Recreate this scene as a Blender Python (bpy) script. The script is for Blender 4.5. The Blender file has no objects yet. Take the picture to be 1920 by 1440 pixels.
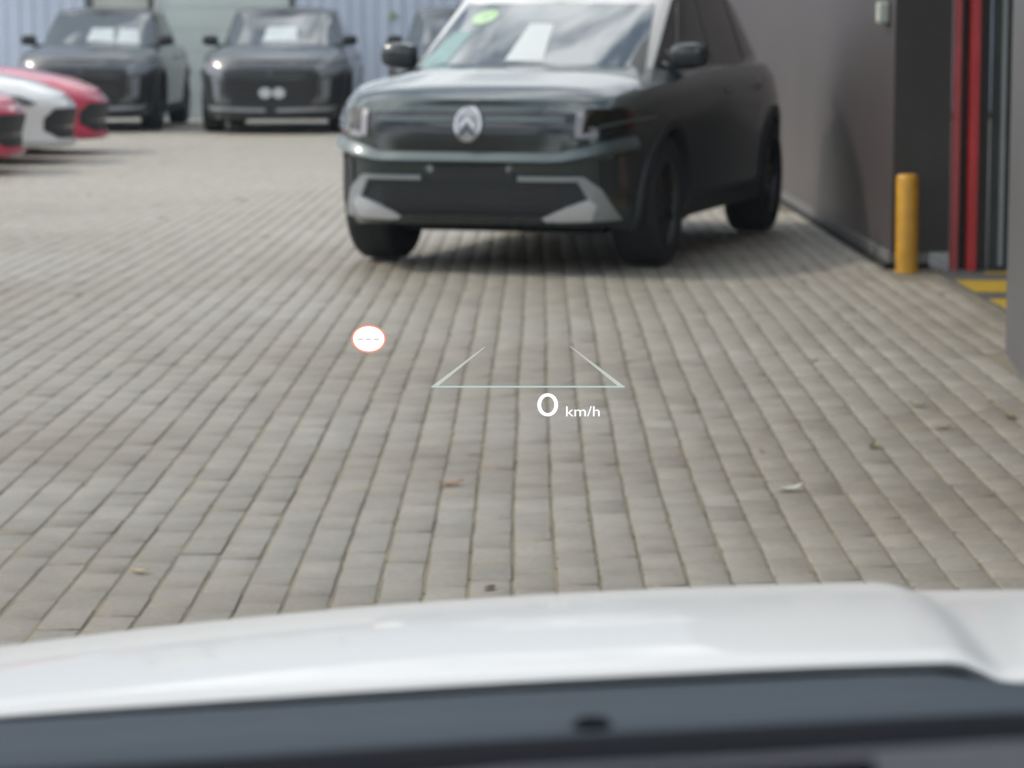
import bpy, bmesh, math, random
import numpy as np
from mathutils import Vector, Matrix

random.seed(7)
rng = np.random.default_rng(7)
S = bpy.context.scene
COL = S.collection
R = math.radians

# ------------------------------------------------------------------ camera
EYE = 1.22
cam = bpy.data.objects.new('camera', bpy.data.cameras.new('camera'))
COL.objects.link(cam)
S.camera = cam
cam.location = (0, 0, EYE)
cam.rotation_euler = (R(90) - math.atan(655 / 5160), 0, 0)
cam.data.sensor_width = 36
cam.data.lens = 36 * 5160 / 1920
cam.data.clip_start = 0.05
cam.data.clip_end = 1500
cam.data.dof.use_dof = True
cam.data.dof.focus_distance = 3.55
cam.data.dof.aperture_fstop = cam.data.lens / 10.5
S.view_settings.view_transform = 'Standard'
S.view_settings.look = 'None'
S.view_settings.exposure = -0.28
S.view_settings.gamma = 1
S.view_settings.use_curve_mapping = False

# ------------------------------------------------------------------ world and sun
SUN_EL, SUN_FROM = R(47), R(171)       # sun stands to the left, a touch beyond the parked car
sv = Vector((math.cos(SUN_EL) * math.cos(SUN_FROM), math.cos(SUN_EL) * math.sin(SUN_FROM), math.sin(SUN_EL)))
W = bpy.data.worlds.new('World')
S.world = W
W.use_nodes = True
wt = W.node_tree
wt.nodes.clear()
sky = wt.nodes.new('ShaderNodeTexSky')
sky.sky_type = 'NISHITA'
sky.sun_disc = False
sky.sun_elevation = SUN_EL
sky.sun_rotation = math.atan2(sv.x, sv.y)
sky.dust_density = 4.0
sky.air_density = 1.3
wo = wt.nodes.new('ShaderNodeOutputWorld')
bg1 = wt.nodes.new('ShaderNodeBackground')
bg1.inputs['Strength'].default_value = 0.15
wt.links.new(sky.outputs[0], bg1.inputs['Color'])
bg2 = wt.nodes.new('ShaderNodeBackground')
bg2.inputs['Color'].default_value = (0.93, 0.96, 1.0, 1)
bg2.inputs['Strength'].default_value = 2.5
tc = wt.nodes.new('ShaderNodeTexCoord')
# scattered cloud, a little flattened
dv = wt.nodes.new('ShaderNodeVectorMath'); dv.operation = 'MULTIPLY'
dv.inputs[1].default_value = (1.0, 1.0, 1.7)
wt.links.new(tc.outputs['Generated'], dv.inputs[0])
of = wt.nodes.new('ShaderNodeVectorMath'); of.operation = 'ADD'
of.inputs[1].default_value = (18.5, 9.5, 11.5)      # which piece of the cloud pattern drifts overhead
wt.links.new(dv.outputs[0], of.inputs[0])
nz = wt.nodes.new('ShaderNodeTexNoise')
nz.inputs['Scale'].default_value = 4.0
nz.inputs['Detail'].default_value = 7
nz.inputs['Roughness'].default_value = 0.58
wt.links.new(of.outputs[0], nz.inputs['Vector'])
cr = wt.nodes.new('ShaderNodeValToRGB')
cr.color_ramp.elements[0].position = 0.43
cr.color_ramp.elements[1].position = 0.58
wt.links.new(nz.outputs['Fac'], cr.inputs[0])
mx = wt.nodes.new('ShaderNodeMixShader')
wt.links.new(cr.outputs[0], mx.inputs[0])
wt.links.new(bg1.outputs[0], mx.inputs[1])
wt.links.new(bg2.outputs[0], mx.inputs[2])
wt.links.new(mx.outputs[0], wo.inputs['Surface'])

sun = bpy.data.objects.new('sun', bpy.data.lights.new('sun', 'SUN'))
COL.objects.link(sun)
sun.data.energy = 2.0
sun.data.angle = R(4.0)
sun.data.color = (1.0, 0.95, 0.87)
sun.rotation_euler = (-sv).to_track_quat('-Z', 'Y').to_euler()


# ------------------------------------------------------------------ materials
def mat(name, col, rough=0.5, metal=0.0, coat=0.0, vary=0.0, scale=8.0, bump=0.0, spec=0.5, ior=1.5, emit=None):
    m = bpy.data.materials.new(name)
    m.use_nodes = True
    nt = m.node_tree
    b = nt.nodes['Principled BSDF']
    b.inputs['Base Color'].default_value = (*col, 1)
    b.inputs['Roughness'].default_value = rough
    b.inputs['Metallic'].default_value = metal
    b.inputs['Specular IOR Level'].default_value = spec
    b.inputs['IOR'].default_value = ior
    b.inputs['Coat Weight'].default_value = coat
    b.inputs['Coat Roughness'].default_value = 0.04
    if emit:
        b.inputs['Emission Color'].default_value = (*col, 1)
        b.inputs['Emission Strength'].default_value = emit
    if vary or bump:
        t = nt.nodes.new('ShaderNodeTexCoord')
        n = nt.nodes.new('ShaderNodeTexNoise')
        n.inputs['Scale'].default_value = scale
        n.inputs['Detail'].default_value = 6
        nt.links.new(t.outputs['Object'], n.inputs['Vector'])
        if vary:
            r = nt.nodes.new('ShaderNodeValToRGB')
            r.color_ramp.elements[0].position = 0.3
            r.color_ramp.elements[1].position = 0.7
            r.color_ramp.elements[0].color = (*[max(0, c * (1 - vary)) for c in col], 1)
            r.color_ramp.elements[1].color = (*[min(1, c * (1 + vary)) for c in col], 1)
            nt.links.new(n.outputs['Fac'], r.inputs[0])
            nt.links.new(r.outputs[0], b.inputs['Base Color'])
            mr = nt.nodes.new('ShaderNodeMapRange')
            mr.inputs['To Min'].default_value = max(0.02, rough - 0.08 * min(1, vary * 3))
            mr.inputs['To Max'].default_value = min(1, rough + 0.08 * min(1, vary * 3))
            nt.links.new(n.outputs['Fac'], mr.inputs['Value'])
            nt.links.new(mr.outputs[0], b.inputs['Roughness'])
        if bump:
            bp = nt.nodes.new('ShaderNodeBump')
            bp.inputs['Strength'].default_value = bump
            bp.inputs['Distance'].default_value = 0.01
            nt.links.new(n.outputs['Fac'], bp.inputs['Height'])
            nt.links.new(bp.outputs[0], b.inputs['Normal'])
    return m


M = {}
M['green'] = mat('dark green car paint', (0.010, 0.030, 0.032), 0.40, 0.5, 1.0, 0.12, 3)
M['charcoal'] = mat('charcoal car paint', (0.055, 0.062, 0.068), 0.36, 0.4, 1.0, 0.10, 3)
M['green'].node_tree.nodes['Principled BSDF'].inputs['Coat IOR'].default_value = 1.6
M['charcoal'].node_tree.nodes['Principled BSDF'].inputs['Coat IOR'].default_value = 1.9
M['charcoal'].node_tree.nodes['Principled BSDF'].inputs['Coat Roughness'].default_value = 0.2
M['carwhite'] = mat('white car paint', (0.80, 0.81, 0.81), 0.35, 0.0, 1.0, 0.02, 3)
M['red'] = mat('red car paint', (0.64, 0.06, 0.12), 0.35, 0.0, 1.0, 0.06, 3)
M['blackplastic'] = mat('black plastic', (0.024, 0.028, 0.034), 0.55, 0, 0, 0.15, 30)
M['gloss'] = mat('gloss black', (0.012, 0.017, 0.021), 0.12, 0, 0.6, 0.1, 9)
M['rubber'] = mat('tyre rubber', (0.014, 0.016, 0.019), 0.75, 0, 0, 0.2, 20)
M['rim'] = mat('dark alloy', (0.10, 0.10, 0.105), 0.3, 0.9, 0, 0.1, 12)
M['silver'] = mat('silver trim', (0.58, 0.60, 0.64), 0.35, 0.3, 0.3, 0.06, 9)
M['greytrim'] = mat('satin grey trim', (0.32, 0.345, 0.37), 0.42, 0.2, 0, 0.08, 9)
M['chrome'] = mat('chrome', (0.55, 0.55, 0.58), 0.16, 1.0, 0, 0.04, 9)
M['glassdark'] = mat('dark window glass', (0.010, 0.013, 0.014), 0.03, 0, 0, 0.1, 2, spec=0.6, ior=1.55)
M['screen'] = mat('coated windscreen glass', (0.085, 0.105, 0.112), 0.03, 0.0, 0, 0.1, 2, spec=0.5, ior=3.2)
M['screen2'] = mat('tinted windscreen glass', (0.050, 0.065, 0.068), 0.05, 0.0, 0, 0.1, 2, spec=0.5, ior=2.7)
M['lens'] = mat('smoked lamp lens', (0.020, 0.018, 0.014), 0.08, 0, 0.6, 0.2, 20)
M['lamp'] = mat('white lamp bar', (0.30, 0.30, 0.34), 0.25, 0, 0.5, 0.03, 20)
M['paper'] = mat('white paper', (0.62, 0.67, 0.69), 0.7, 0, 0, 0.03, 12)
M['greenpaper'] = mat('pale green sticker', (0.48, 0.68, 0.44), 0.6, 0, 0, 0.25, 14)
M['tealpaper'] = mat('teal paper', (0.24, 0.36, 0.37), 0.6, 0, 0, 0.1, 12)
M['wine'] = mat('dull red reflector', (0.075, 0.05, 0.055), 0.6, 0, 0.0, 0.2, 20)
M['ledge'] = mat('teal grey trim with painted sheen', (0.11, 0.14, 0.148), 0.4, 0.4, 0.3, 0.06, 6)  # paler than the body paint, so that a sky sheen is painted in
M['smoke'] = mat('pale smoked lamp cover', (0.21, 0.23, 0.27), 0.4, 0.0, 0.0, 0.1, 9)
M['cloudpatch'] = mat('painted cloud reflection', (0.52, 0.58, 0.60), 0.25, 0, 0.5, 0.12, 5)  # pale tone that paints cloud reflections on the far windscreens
M['under'] = mat('underbody black', (0.008, 0.008, 0.009), 0.9, 0, 0, 0.2, 10)


# ------------------------------------------------------------------ object helpers
def link(o, parent=None):
    COL.objects.link(o)
    if parent is not None:
        o.parent = parent
    return o


def tag(o, label=None, cat=None, group=None, kind=None):
    for k, v in (('label', label), ('category', cat), ('group', group), ('kind', kind)):
        if v:
            o[k] = v
    return o


def empty(name, loc=(0, 0, 0), rz=0.0):
    o = bpy.data.objects.new(name, None)
    o.empty_display_size = 0.2
    o.location = loc
    o.rotation_euler = (0, 0, rz)
    return link(o)


def build(name, bm, m, parent=None, smooth=None):
    if smooth:
        for f in bm.faces:
            f.smooth = True
        for e in bm.edges:
            if len(e.link_faces) == 2 and e.calc_face_angle(0) > smooth:
                e.smooth = False
    me = bpy.data.meshes.new(name)
    bm.to_mesh(me)
    bm.free()
    me.materials.append(m)
    return link(bpy.data.objects.new(name, me), parent)


def box(bm, x0, x1, y0, y1, z0, z1, bev=0.0):
    r = bmesh.ops.create_cube(bm, size=1.0)
    for v in r['verts']:
        v.co = ((x0 + x1) / 2 + v.co.x * (x1 - x0), (y0 + y1) / 2 + v.co.y * (y1 - y0), (z0 + z1) / 2 + v.co.z * (z1 - z0))
    if bev:
        es = list({e for v in r['verts'] for e in v.link_edges})
        bmesh.ops.bevel(bm, geom=es, offset=bev, segments=2, affect='EDGES', profile=0.5)
    return bm


def box_obj(name, m, parent, x0, x1, y0, y1, z0, z1, bev=0.0):
    return build(name, box(bmesh.new(), x0, x1, y0, y1, z0, z1, bev), m, parent)


def lathe(prof, axis='z', n=32, centre=(0, 0, 0)):
    """prof: (radius, height) pairs, closed at the axis when radius is 0."""
    bm = bmesh.new()
    rings = []
    for r, h in prof:
        row = []
        for k in range(n if r > 1e-6 else 1):
            a = 2 * math.pi * k / n
            p = (r * math.cos(a), r * math.sin(a), h)
            if axis == 'y':
                p = (p[0], h, p[1])
            row.append(bm.verts.new(Vector(p) + Vector(centre)))
        rings.append(row)
    for A, B in zip(rings, rings[1:]):
        if len(A) == 1 and len(B) == 1:
            continue
        for k in range(n):
            a, b = A[k % len(A)], A[(k + 1) % len(A)]
            c, d = B[(k + 1) % len(B)], B[k % len(B)]
            vs = []
            for v in (a, b, c, d):
                if v not in vs:
                    vs.append(v)
            if len(vs) > 2:
                bm.faces.new(vs)
    bmesh.ops.recalc_face_normals(bm, faces=bm.faces)
    return bm


def shell(poly, fmap, off=0.006, thick=0.012, step=0.06):
    """A plate with its own thickness that follows a curved surface: poly is in the (u, v) of fmap(u, v, offset)."""
    bm = bmesh.new()
    vs = [bm.verts.new((p[0], p[1], 0)) for p in poly]
    bm.faces.new(vs)
    bmesh.ops.triangulate(bm, faces=bm.faces[:])
    us = [p[0] for p in poly]
    ws = [p[1] for p in poly]
    for ax, lo, hi in ((0, min(us), max(us)), (1, min(ws), max(ws))):
        k = math.floor(lo / step) + 1
        while k * step < hi:
            co = [0, 0, 0]; no = [0, 0, 0]
            co[ax] = k * step; no[ax] = 1
            bmesh.ops.bisect_plane(bm, geom=bm.verts[:] + bm.edges[:] + bm.faces[:], plane_co=co, plane_no=no)
            k += 1
    top = {v: (v.co.x, v.co.y) for v in bm.verts}
    faces = bm.faces[:]
    edges = [e for e in bm.edges if len(e.link_faces) == 1]
    low = {}
    for v, (u, w) in list(top.items()):
        v.co = fmap(u, w, off)
        low[v] = bm.verts.new(fmap(u, w, off - thick))
    for f in faces:
        bm.faces.new([low[v] for v in reversed(f.verts)])
    for e in edges:
        a, b = e.verts
        bm.faces.new((a, b, low[b], low[a]))
    bmesh.ops.recalc_face_normals(bm, faces=bm.faces)
    return bm


def sweep(path, sect, closed=True):
    """path: list of (point, out vector, up vector); sect: (out, up) pairs."""
    bm = bmesh.new()
    rows = []
    for p, o, u in path:
        rows.append([bm.verts.new(Vector(p) + Vector(o) * a + Vector(u) * b) for a, b in sect])
    n = len(sect)
    for A, B in zip(rows, rows[1:]):
        for k in range(n if closed else n - 1):
            bm.faces.new((A[k], A[(k + 1) % n], B[(k + 1) % n], B[k]))
    if closed:
        bm.faces.new(rows[0])
        bm.faces.new(list(reversed(rows[-1])))
    bmesh.ops.recalc_face_normals(bm, faces=bm.faces)
    return bm


# ------------------------------------------------------------------ the cars
class Body:
    """A car body as two stacked lofts of rounded plan outlines: x forward, y to the car's left."""

    def __init__(s, **k):
        s.__dict__.update(k)

    def sh(s, x):
        return np.interp(x, s.sh_x, s.sh_z)

    def crown(s, x):
        return np.interp(x, s.cr_x, s.cr_z)

    def a(s, t, front):
        return np.interp(t, s.t_f, s.x_f) if front else np.interp(t, s.t_f, s.x_r)

    def b(s, t):
        return np.interp(t, s.t_b, s.y_b)

    def z0(s, x):
        return np.interp(x, s.z0_x, s.z0_z)

    def outline(s, nside=64, nend=22, cut=0.94):
        pts = []
        nf, nr = s.nf, s.nr
        ef = (1 - cut ** nf) ** (1 / nf)
        er = (1 - cut ** nr) ** (1 / nr)
        for k in range(nend):                       # nose, from right to left
            e = -ef + 2 * ef * k / nend
            pts.append(((1 - abs(e) ** nf) ** (1 / nf), e))
        for k in range(nside):                      # left side, from front to rear
            x = cut - 2 * cut * k / nside
            n = nf if x > 0 else nr
            pts.append((x, (1 - abs(x) ** n) ** (1 / n)))
        for k in range(nend):                       # tail
            e = er - 2 * er * k / nend
            pts.append((-(1 - abs(e) ** nr) ** (1 / nr), e))
        for k in range(nside):
            x = -cut + 2 * cut * k / nside
            n = nf if x > 0 else nr
            pts.append((x, -(1 - abs(x) ** n) ** (1 / n)))
        return pts

    def ring(s, t, pts):
        out = []
        for xi, et in pts:
            x = xi * (s.a(t, True) if xi > 0 else -s.a(t, False))
            y = et * s.b(t)
            z = s.z0(x) + (s.sh(x) - s.z0(x)) * t
            out.append((x, y, z))
        return out

    def cap(s, bm, ring, zf_, nend=22):
        """closes a ring with rows of points that run from its left side to its right side."""
        n = len(ring)
        c = nend // 2
        fs = (0.94, 0.84, 0.68, 0.46, 0.22, 0.0, -0.22, -0.46, -0.68, -0.84, -0.94)
        prev = [ring[c]]
        for j in range(1, n // 2):
            L, Rv = ring[(c + j) % n], ring[(c - j) % n]
            row = [L]
            for f in fs:
                row.append(bm.verts.new((L.co.x, L.co.y * f, zf_(L.co.x, f))))
            row.append(Rv)
            if len(prev) == 1:
                for a, b in zip(row, row[1:]):
                    bm.faces.new((prev[0], a, b))
            else:
                for k in range(len(row) - 1):
                    bm.faces.new((prev[k], row[k], row[k + 1], prev[k + 1]))
            prev = row
        last = ring[(c + n // 2) % n]
        for a, b in zip(prev, prev[1:]):
            bm.faces.new((a, last, b))

    def body(s):
        bm = bmesh.new()
        pts = s.outline()
        rows = [[bm.verts.new(p) for p in s.ring(t, pts)] for t in np.linspace(0, 1, 19)]
        s.cap(bm, rows[-1], lambda x, f: s.sh(x) + s.crown(x) * (1 - abs(f) ** 3.4))
        n = len(pts)
        for A, B in zip(rows, rows[1:]):
            for k in range(n):
                bm.faces.new((A[k], A[(k + 1) % n], B[(k + 1) % n], B[k]))
        low = [bm.verts.new((x, y * 0.1, z)) for x, y, z in s.ring(0.0, pts)]
        for k in range(n):
            bm.faces.new((low[k], low[(k + 1) % n], rows[0][(k + 1) % n], rows[0][k]))
        # wheel arches cut out of the sides
        for wx in (s.wf, s.wr):
            kill = [f for f in bm.faces if abs(f.calc_center_median().y) > s.b(0.5) * 0.66 and f.calc_center_median().z < s.wz + s.ar + 0.2
                    and math.hypot(f.calc_center_median().x - wx, f.calc_center_median().z - s.wz) < s.ar]
            bmesh.ops.delete(bm, geom=kill, context='FACES')
            for v in bm.verts:
                if v.is_boundary and abs(v.co.y) > s.b(0.5) * 0.66:
                    dx, dz = v.co.x - wx, v.co.z - s.wz
                    d = math.hypot(dx, dz)
                    if v.co.z < s.z0(v.co.x) + 0.02:
                        continue                        # the floor's edge stays level
                    if 0.01 < d < s.ar * 1.5 and dz < 0:
                        v.co.x = wx + math.copysign(math.sqrt(s.ar ** 2 - dz ** 2), dx)
                    elif 0.01 < d < s.ar * 1.5:
                        v.co.x = wx + dx * s.ar / d
                        v.co.z = s.wz + dz * s.ar / d
        bmesh.ops.remove_doubles(bm, verts=bm.verts, dist=0.0005)
        bmesh.ops.recalc_face_normals(bm, faces=bm.faces)
        return bm

    def fx(s, y, z, off=0.0):
        x = s.a(0.5, True)
        for _ in range(4):
            t = min(1.0, max(0.0, (z - s.z0(x)) / (s.sh(x) - s.z0(x))))
            e = min(0.999, abs(y) / s.b(t))
            x = s.a(t, True) * (1 - e ** s.nf) ** (1 / s.nf)
        return x + off

    def front(s, y, z, off=0.0):
        x = s.fx(y, z)
        dy = (s.fx(y + 0.01, z) - s.fx(y - 0.01, z)) / 0.02
        n = Vector((1, -dy, 0)).normalized()
        return Vector((x, y, z)) + n * off

    def side(s, sign):
        def f(x, z, off=0.0):
            t = min(1.0, max(0.0, (z - s.z0(x)) / (s.sh(x) - s.z0(x))))
            A = s.a(t, True) if x > 0 else -s.a(t, False)
            n = s.nf if x > 0 else s.nr
            y = s.b(t) * (1 - min(0.999, abs(x) / A) ** n) ** (1 / n)
            return Vector((x, sign * (y + off), z))
        return f

    # the glasshouse
    def gh(s, u, t):
        """u is the unit outline's point, t runs from the belt to the roof edge."""
        xm = s.g_mid
        xi, et = u
        xb = xm + xi * ((s.g_f0 - xm) if xi > 0 else (xm - s.g_r0))
        xt = xm + xi * ((s.g_f1 - xm) if xi > 0 else (xm - s.g_r1))
        x = xb + (xt - xb) * t
        y = et * (s.g_b0 + (s.g_b1 - s.g_b0) * t)
        if xi > 0:
            x += xi ** 3 * (s.bow * (1 - et * et) - s.bow + 0.10 * t * (1 - t))
        zb = s.sh(xb) - 0.02 + s.crown(xb) * (1 - et * et)
        zt = np.interp(xt, s.rf_x, s.rf_z)
        return (x, y, zb + (zt - zb) * t)

    def glasshouse(s):
        bm = bmesh.new()
        old = (s.nf, s.nr)
        s.nf, s.nr = s.g_nf, s.g_nr
        pts = s.outline(36, 18)
        rows = [[bm.verts.new(s.gh(u, t)) for u in pts] for t in (0, 0.2, 0.4, 0.6, 0.8, 0.95, 1.0)]
        s.nf, s.nr = old
        s.cap(bm, rows[-1], lambda x, f: np.interp(x, s.rf_x, s.rf_z) + 0.05 * (1 - f * f), 18)
        n = len(pts)
        for A, B in zip(rows, rows[1:]):
            for k in range(n):
                bm.faces.new((A[k], A[(k + 1) % n], B[(k + 1) % n], B[k]))
        bmesh.ops.recalc_face_normals(bm, faces=bm.faces)
        return bm

    def gfront(s, e, t, off=0.0):
        """e: share of the half width (-1..1), t: share of the height."""
        n = s.g_nf
        xi = (1 - min(0.999, abs(e)) ** n) ** (1 / n)
        p = Vector(s.gh((xi, e), t))
        n1 = Vector((s.g_f0 - s.g_f1, 0, 0)).length
        h = 0.45
        nv = Vector((h, 0.35 * e, n1)).normalized()
        return p + nv * off

    def gside(s, sign):
        def f(x, t, off=0.0):
            xm, n = s.g_mid, (s.g_nf if x > s.g_mid else s.g_nr)
            a0 = (s.g_f0 - xm) if x > xm else (xm - s.g_r0)
            a1 = (s.g_f1 - xm) if x > xm else (xm - s.g_r1)
            A = a0 + (a1 - a0) * t
            xi = max(-0.999, min(0.999, (x - xm) / A))
            et = (1 - abs(xi) ** n) ** (1 / n)
            p = Vector(s.gh((xi, sign * et), t))
            return p + Vector((0, sign * off, off * 0.3))
        return f


def add_wheels(root, B, m_rim):
    prof = [(0.10, -0.10), (B.wrad * 0.66, -0.122), (B.wrad * 0.70, -0.127), (B.wrad * 0.93, -0.122), (B.wrad * 0.985, -0.100), (B.wrad, -0.065), (B.wrad, 0.065),
            (B.wrad * 0.985, 0.100), (B.wrad * 0.93, 0.122), (B.wrad * 0.70, 0.127), (B.wrad * 0.66, 0.09), (B.wrad * 0.62, 0.08), (0.10, 0.06)]
    tyre_me = rim_me = None
    for wx in (B.wf, B.wr):
        for sg in (-1, 1):
            if tyre_me is None:
                o = build('wheel', lathe(prof, 'y', 40), M['rubber'], root, R(40))
                tyre_me = o.data
                bm = lathe([(0, 0.085), (0.045, 0.088), (0.06, 0.078)], 'y', 20)
                for k in range(5):
                    c = 2 * math.pi * k / 5
                    for d in (-0.16, 0.16):
                        a0, a1 = c + d * 1.4, c + d
                        vs = []
                        for r, a, w in ((0.05, a0, 0.022), (B.wrad * 0.655, a1, 0.030)):
                            for q in (-1, 1):
                                for h in (0.062, 0.092):
                                    vs.append(bm.verts.new((r * math.cos(a) - q * w * math.sin(a), h, r * math.sin(a) + q * w * math.cos(a))))
                        for q in ((0, 1, 3, 2), (4, 6, 7, 5), (0, 4, 5, 1), (2, 3, 7, 6), (1, 5, 7, 3), (0, 2, 6, 4)):
                            bm.faces.new([vs[i] for i in q])
                ring = lathe([(B.wrad * 0.63, 0.075), (B.wrad * 0.645, 0.096), (B.wrad * 0.675, 0.108), (B.wrad * 0.69, 0.098)], 'y', 40)
                me = bpy.data.meshes.new('tmp'); ring.to_mesh(me); ring.free(); bm.from_mesh(me); bpy.data.meshes.remove(me)
                bmesh.ops.recalc_face_normals(bm, faces=bm.faces)
                rim = build('rim', bm, m_rim, o)
                rim_me = rim.data
            else:
                o = link(bpy.data.objects.new('wheel', tyre_me), root)
                link(bpy.data.objects.new('rim', rim_me), o)
            o.location = (wx, sg * (B.b(0.35) - 0.135), B.wrad)
            o.rotation_euler = (0, 0.3 * wx, 0 if sg > 0 else math.pi)


def arch_trim(root, B, m, width=0.06):
    for wx in (B.wf, B.wr):
        for sg in (-1, 1):
            f = B.side(sg)
            path = []
            for k in range(25):
                a = math.pi * (-0.10 + 1.20 * k / 24)
                u = (math.cos(a), math.sin(a))
                x, z = wx + B.ar * u[0], B.wz + B.ar * u[1]
                z = max(z, float(B.z0(x)) + 0.005)
                p = f(x, z)
                path.append((p, (0, sg, 0), (u[0], 0, u[1])))
            build('wheel_arch', sweep(path, [(-0.30, 0.0), (-0.012, -0.012), (0.014, -0.010), (0.020, 0.01), (0.016, width - 0.01), (-0.01, width)]), m, root, R(50))


def side_windows(root, B, m, panes):
    for sg in (-1, 1):
        for poly in panes:
            build('side_window', shell(poly, B.gside(sg), 0.004, 0.01, 0.12), m, root, R(30))


def door_lines(root, B, m, xs, zlo=0.34):
    """handles on both sides and a sill cladding."""
    for sg in (-1, 1):
        f = B.side(sg)
        for x in xs:
            z = float(B.sh(x)) - 0.13
            build('door_handle', shell([(x - 0.10, z - 0.014), (x + 0.10, z - 0.014), (x + 0.10, z + 0.014), (x - 0.10, z + 0.014)], f, 0.028, 0.03, 0.1), m, root)
        za = B.z0(0)
        build('sill_cladding', shell([(B.wr + B.ar + 0.02, za + 0.005), (B.wf - B.ar - 0.02, za + 0.005), (B.wf - B.ar - 0.05, za + 0.12), (B.wr + B.ar + 0.05, za + 0.12)], f, 0.014, 0.03, 0.15), M['blackplastic'], root, R(40))


def mirror(root, y, x, z, m_cap, m_foot, w=0.24, h=0.15):
    for sg in (-1, 1):
        bm = bmesh.new()
        rows = []
        # a rounded housing: sections run outward from the foot to the tip
        for q, (hh, dd) in ((0.0, (0.55, 0.5)), (0.08, (0.85, 0.9)), (0.3, (1.0, 1.0)), (0.7, (0.93, 0.9)), (0.93, (0.75, 0.65)), (1.0, (0.45, 0.35))):
            row = []
            for k in range(14):
                a = 2 * math.pi * k / 14
                ca, sa = math.cos(a), math.sin(a)
                row.append(bm.verts.new((x + 0.07 * dd * math.copysign(abs(ca) ** 0.7, ca), sg * (y + w * q), z + h / 2 * hh * math.copysign(abs(sa) ** 0.7, sa) + 0.012 * q)))
            rows.append(row)
        for A, Bq in zip(rows, rows[1:]):
            for k in range(14):
                bm.faces.new((A[k], A[(k + 1) % 14], Bq[(k + 1) % 14], Bq[k]))
        bm.faces.new(rows[0]); bm.faces.new(list(reversed(rows[-1])))
        bmesh.ops.recalc_face_normals(bm, faces=bm.faces)
        mo = build('wing_mirror', bm, m_foot, root, R(45))
        bm = bmesh.new()
        rows = []
        for q, (hh, dd) in ((0.06, (0.85, 0.92)), (0.3, (1.06, 1.06)), (0.7, (0.99, 0.97)), (0.95, (0.72, 0.66))):
            row = []
            for k in range(9):
                a = math.pi * (0.02 + 0.96 * k / 8)
                ca, sa = math.cos(a), math.sin(a)
                row.append(bm.verts.new((x + 0.074 * dd * math.copysign(abs(ca) ** 0.7, ca), sg * (y + w * q), z + 0.01 + h / 2 * hh * sa ** 0.7 + 0.012 * q)))
            rows.append(row)
        for A, Bq in zip(rows, rows[1:]):
            for k in range(8):
                bm.faces.new((A[k], A[k + 1], Bq[k + 1], Bq[k]))
        bmesh.ops.recalc_face_normals(bm, faces=bm.faces)
        build('mirror_cap', bm, m_cap, mo, R(45))
        bm = bmesh.new()
        box(bm, x - 0.03, x + 0.03, min(sg * (y - 0.12), sg * (y + 0.02)), max(sg * (y - 0.12), sg * (y + 0.02)), z - h / 2 - 0.01, z - h / 2 + 0.03, 0.008)
        build('mirror_foot', bm, m_foot, mo)


def glass(root, B, m, e, t0, t1, off=0.004):
    """the windscreen: an even grid so that its reflections run smoothly."""
    bm = bmesh.new()
    g1, g2 = [], []
    for i in range(13):
        t = t0 + (t1 - t0) * i / 12
        g1.append([bm.verts.new(B.gfront(-e + 2 * e * k / 22, t + 0.02 * (1 - abs(k - 11) / 11) * i / 12, off)) for k in range(23)])
        g2.append([bm.verts.new(B.gfront(-e + 2 * e * k / 22, t + 0.02 * (1 - abs(k - 11) / 11) * i / 12, off - 0.006)) for k in range(23)])
    for i in range(12):
        for k in range(22):
            bm.faces.new((g1[i][k], g1[i][k + 1], g1[i + 1][k + 1], g1[i + 1][k]))
            bm.faces.new((g2[i][k + 1], g2[i][k], g2[i + 1][k], g2[i + 1][k + 1]))
    rim = [(g1[0][k], g2[0][k]) for k in range(23)] + [(g1[i][22], g2[i][22]) for i in range(1, 13)] + [(g1[12][k], g2[12][k]) for k in range(21, -1, -1)] + [(g1[i][0], g2[i][0]) for i in range(11, 0, -1)]
    for (a, b), (c, d) in zip(rim, rim[1:] + rim[:1]):
        bm.faces.new((a, b, d, c))
    bmesh.ops.recalc_face_normals(bm, faces=bm.faces)
    build('windscreen', bm, m, root, R(30))


def disc(fmap, cy, cz, ry, rz, n=20):
    return [(cy + ry * math.cos(2 * math.pi * k / n), cz + rz * math.sin(2 * math.pi * k / n)) for k in range(n)]


def mir(poly):
    return [(-a, b) for a, b in reversed(poly)]


def plate(root, name, poly, fmap, m, off=0.006, thick=0.014, both=False, step=0.06, label=None):
    out = []
    for p in ([poly, mir(poly)] if both else [poly]):
        o = build(name, shell(p, fmap, off, thick, step), m, root, R(35))
        if label:
            o['label'] = label
        out.append(o)
    return out


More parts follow.
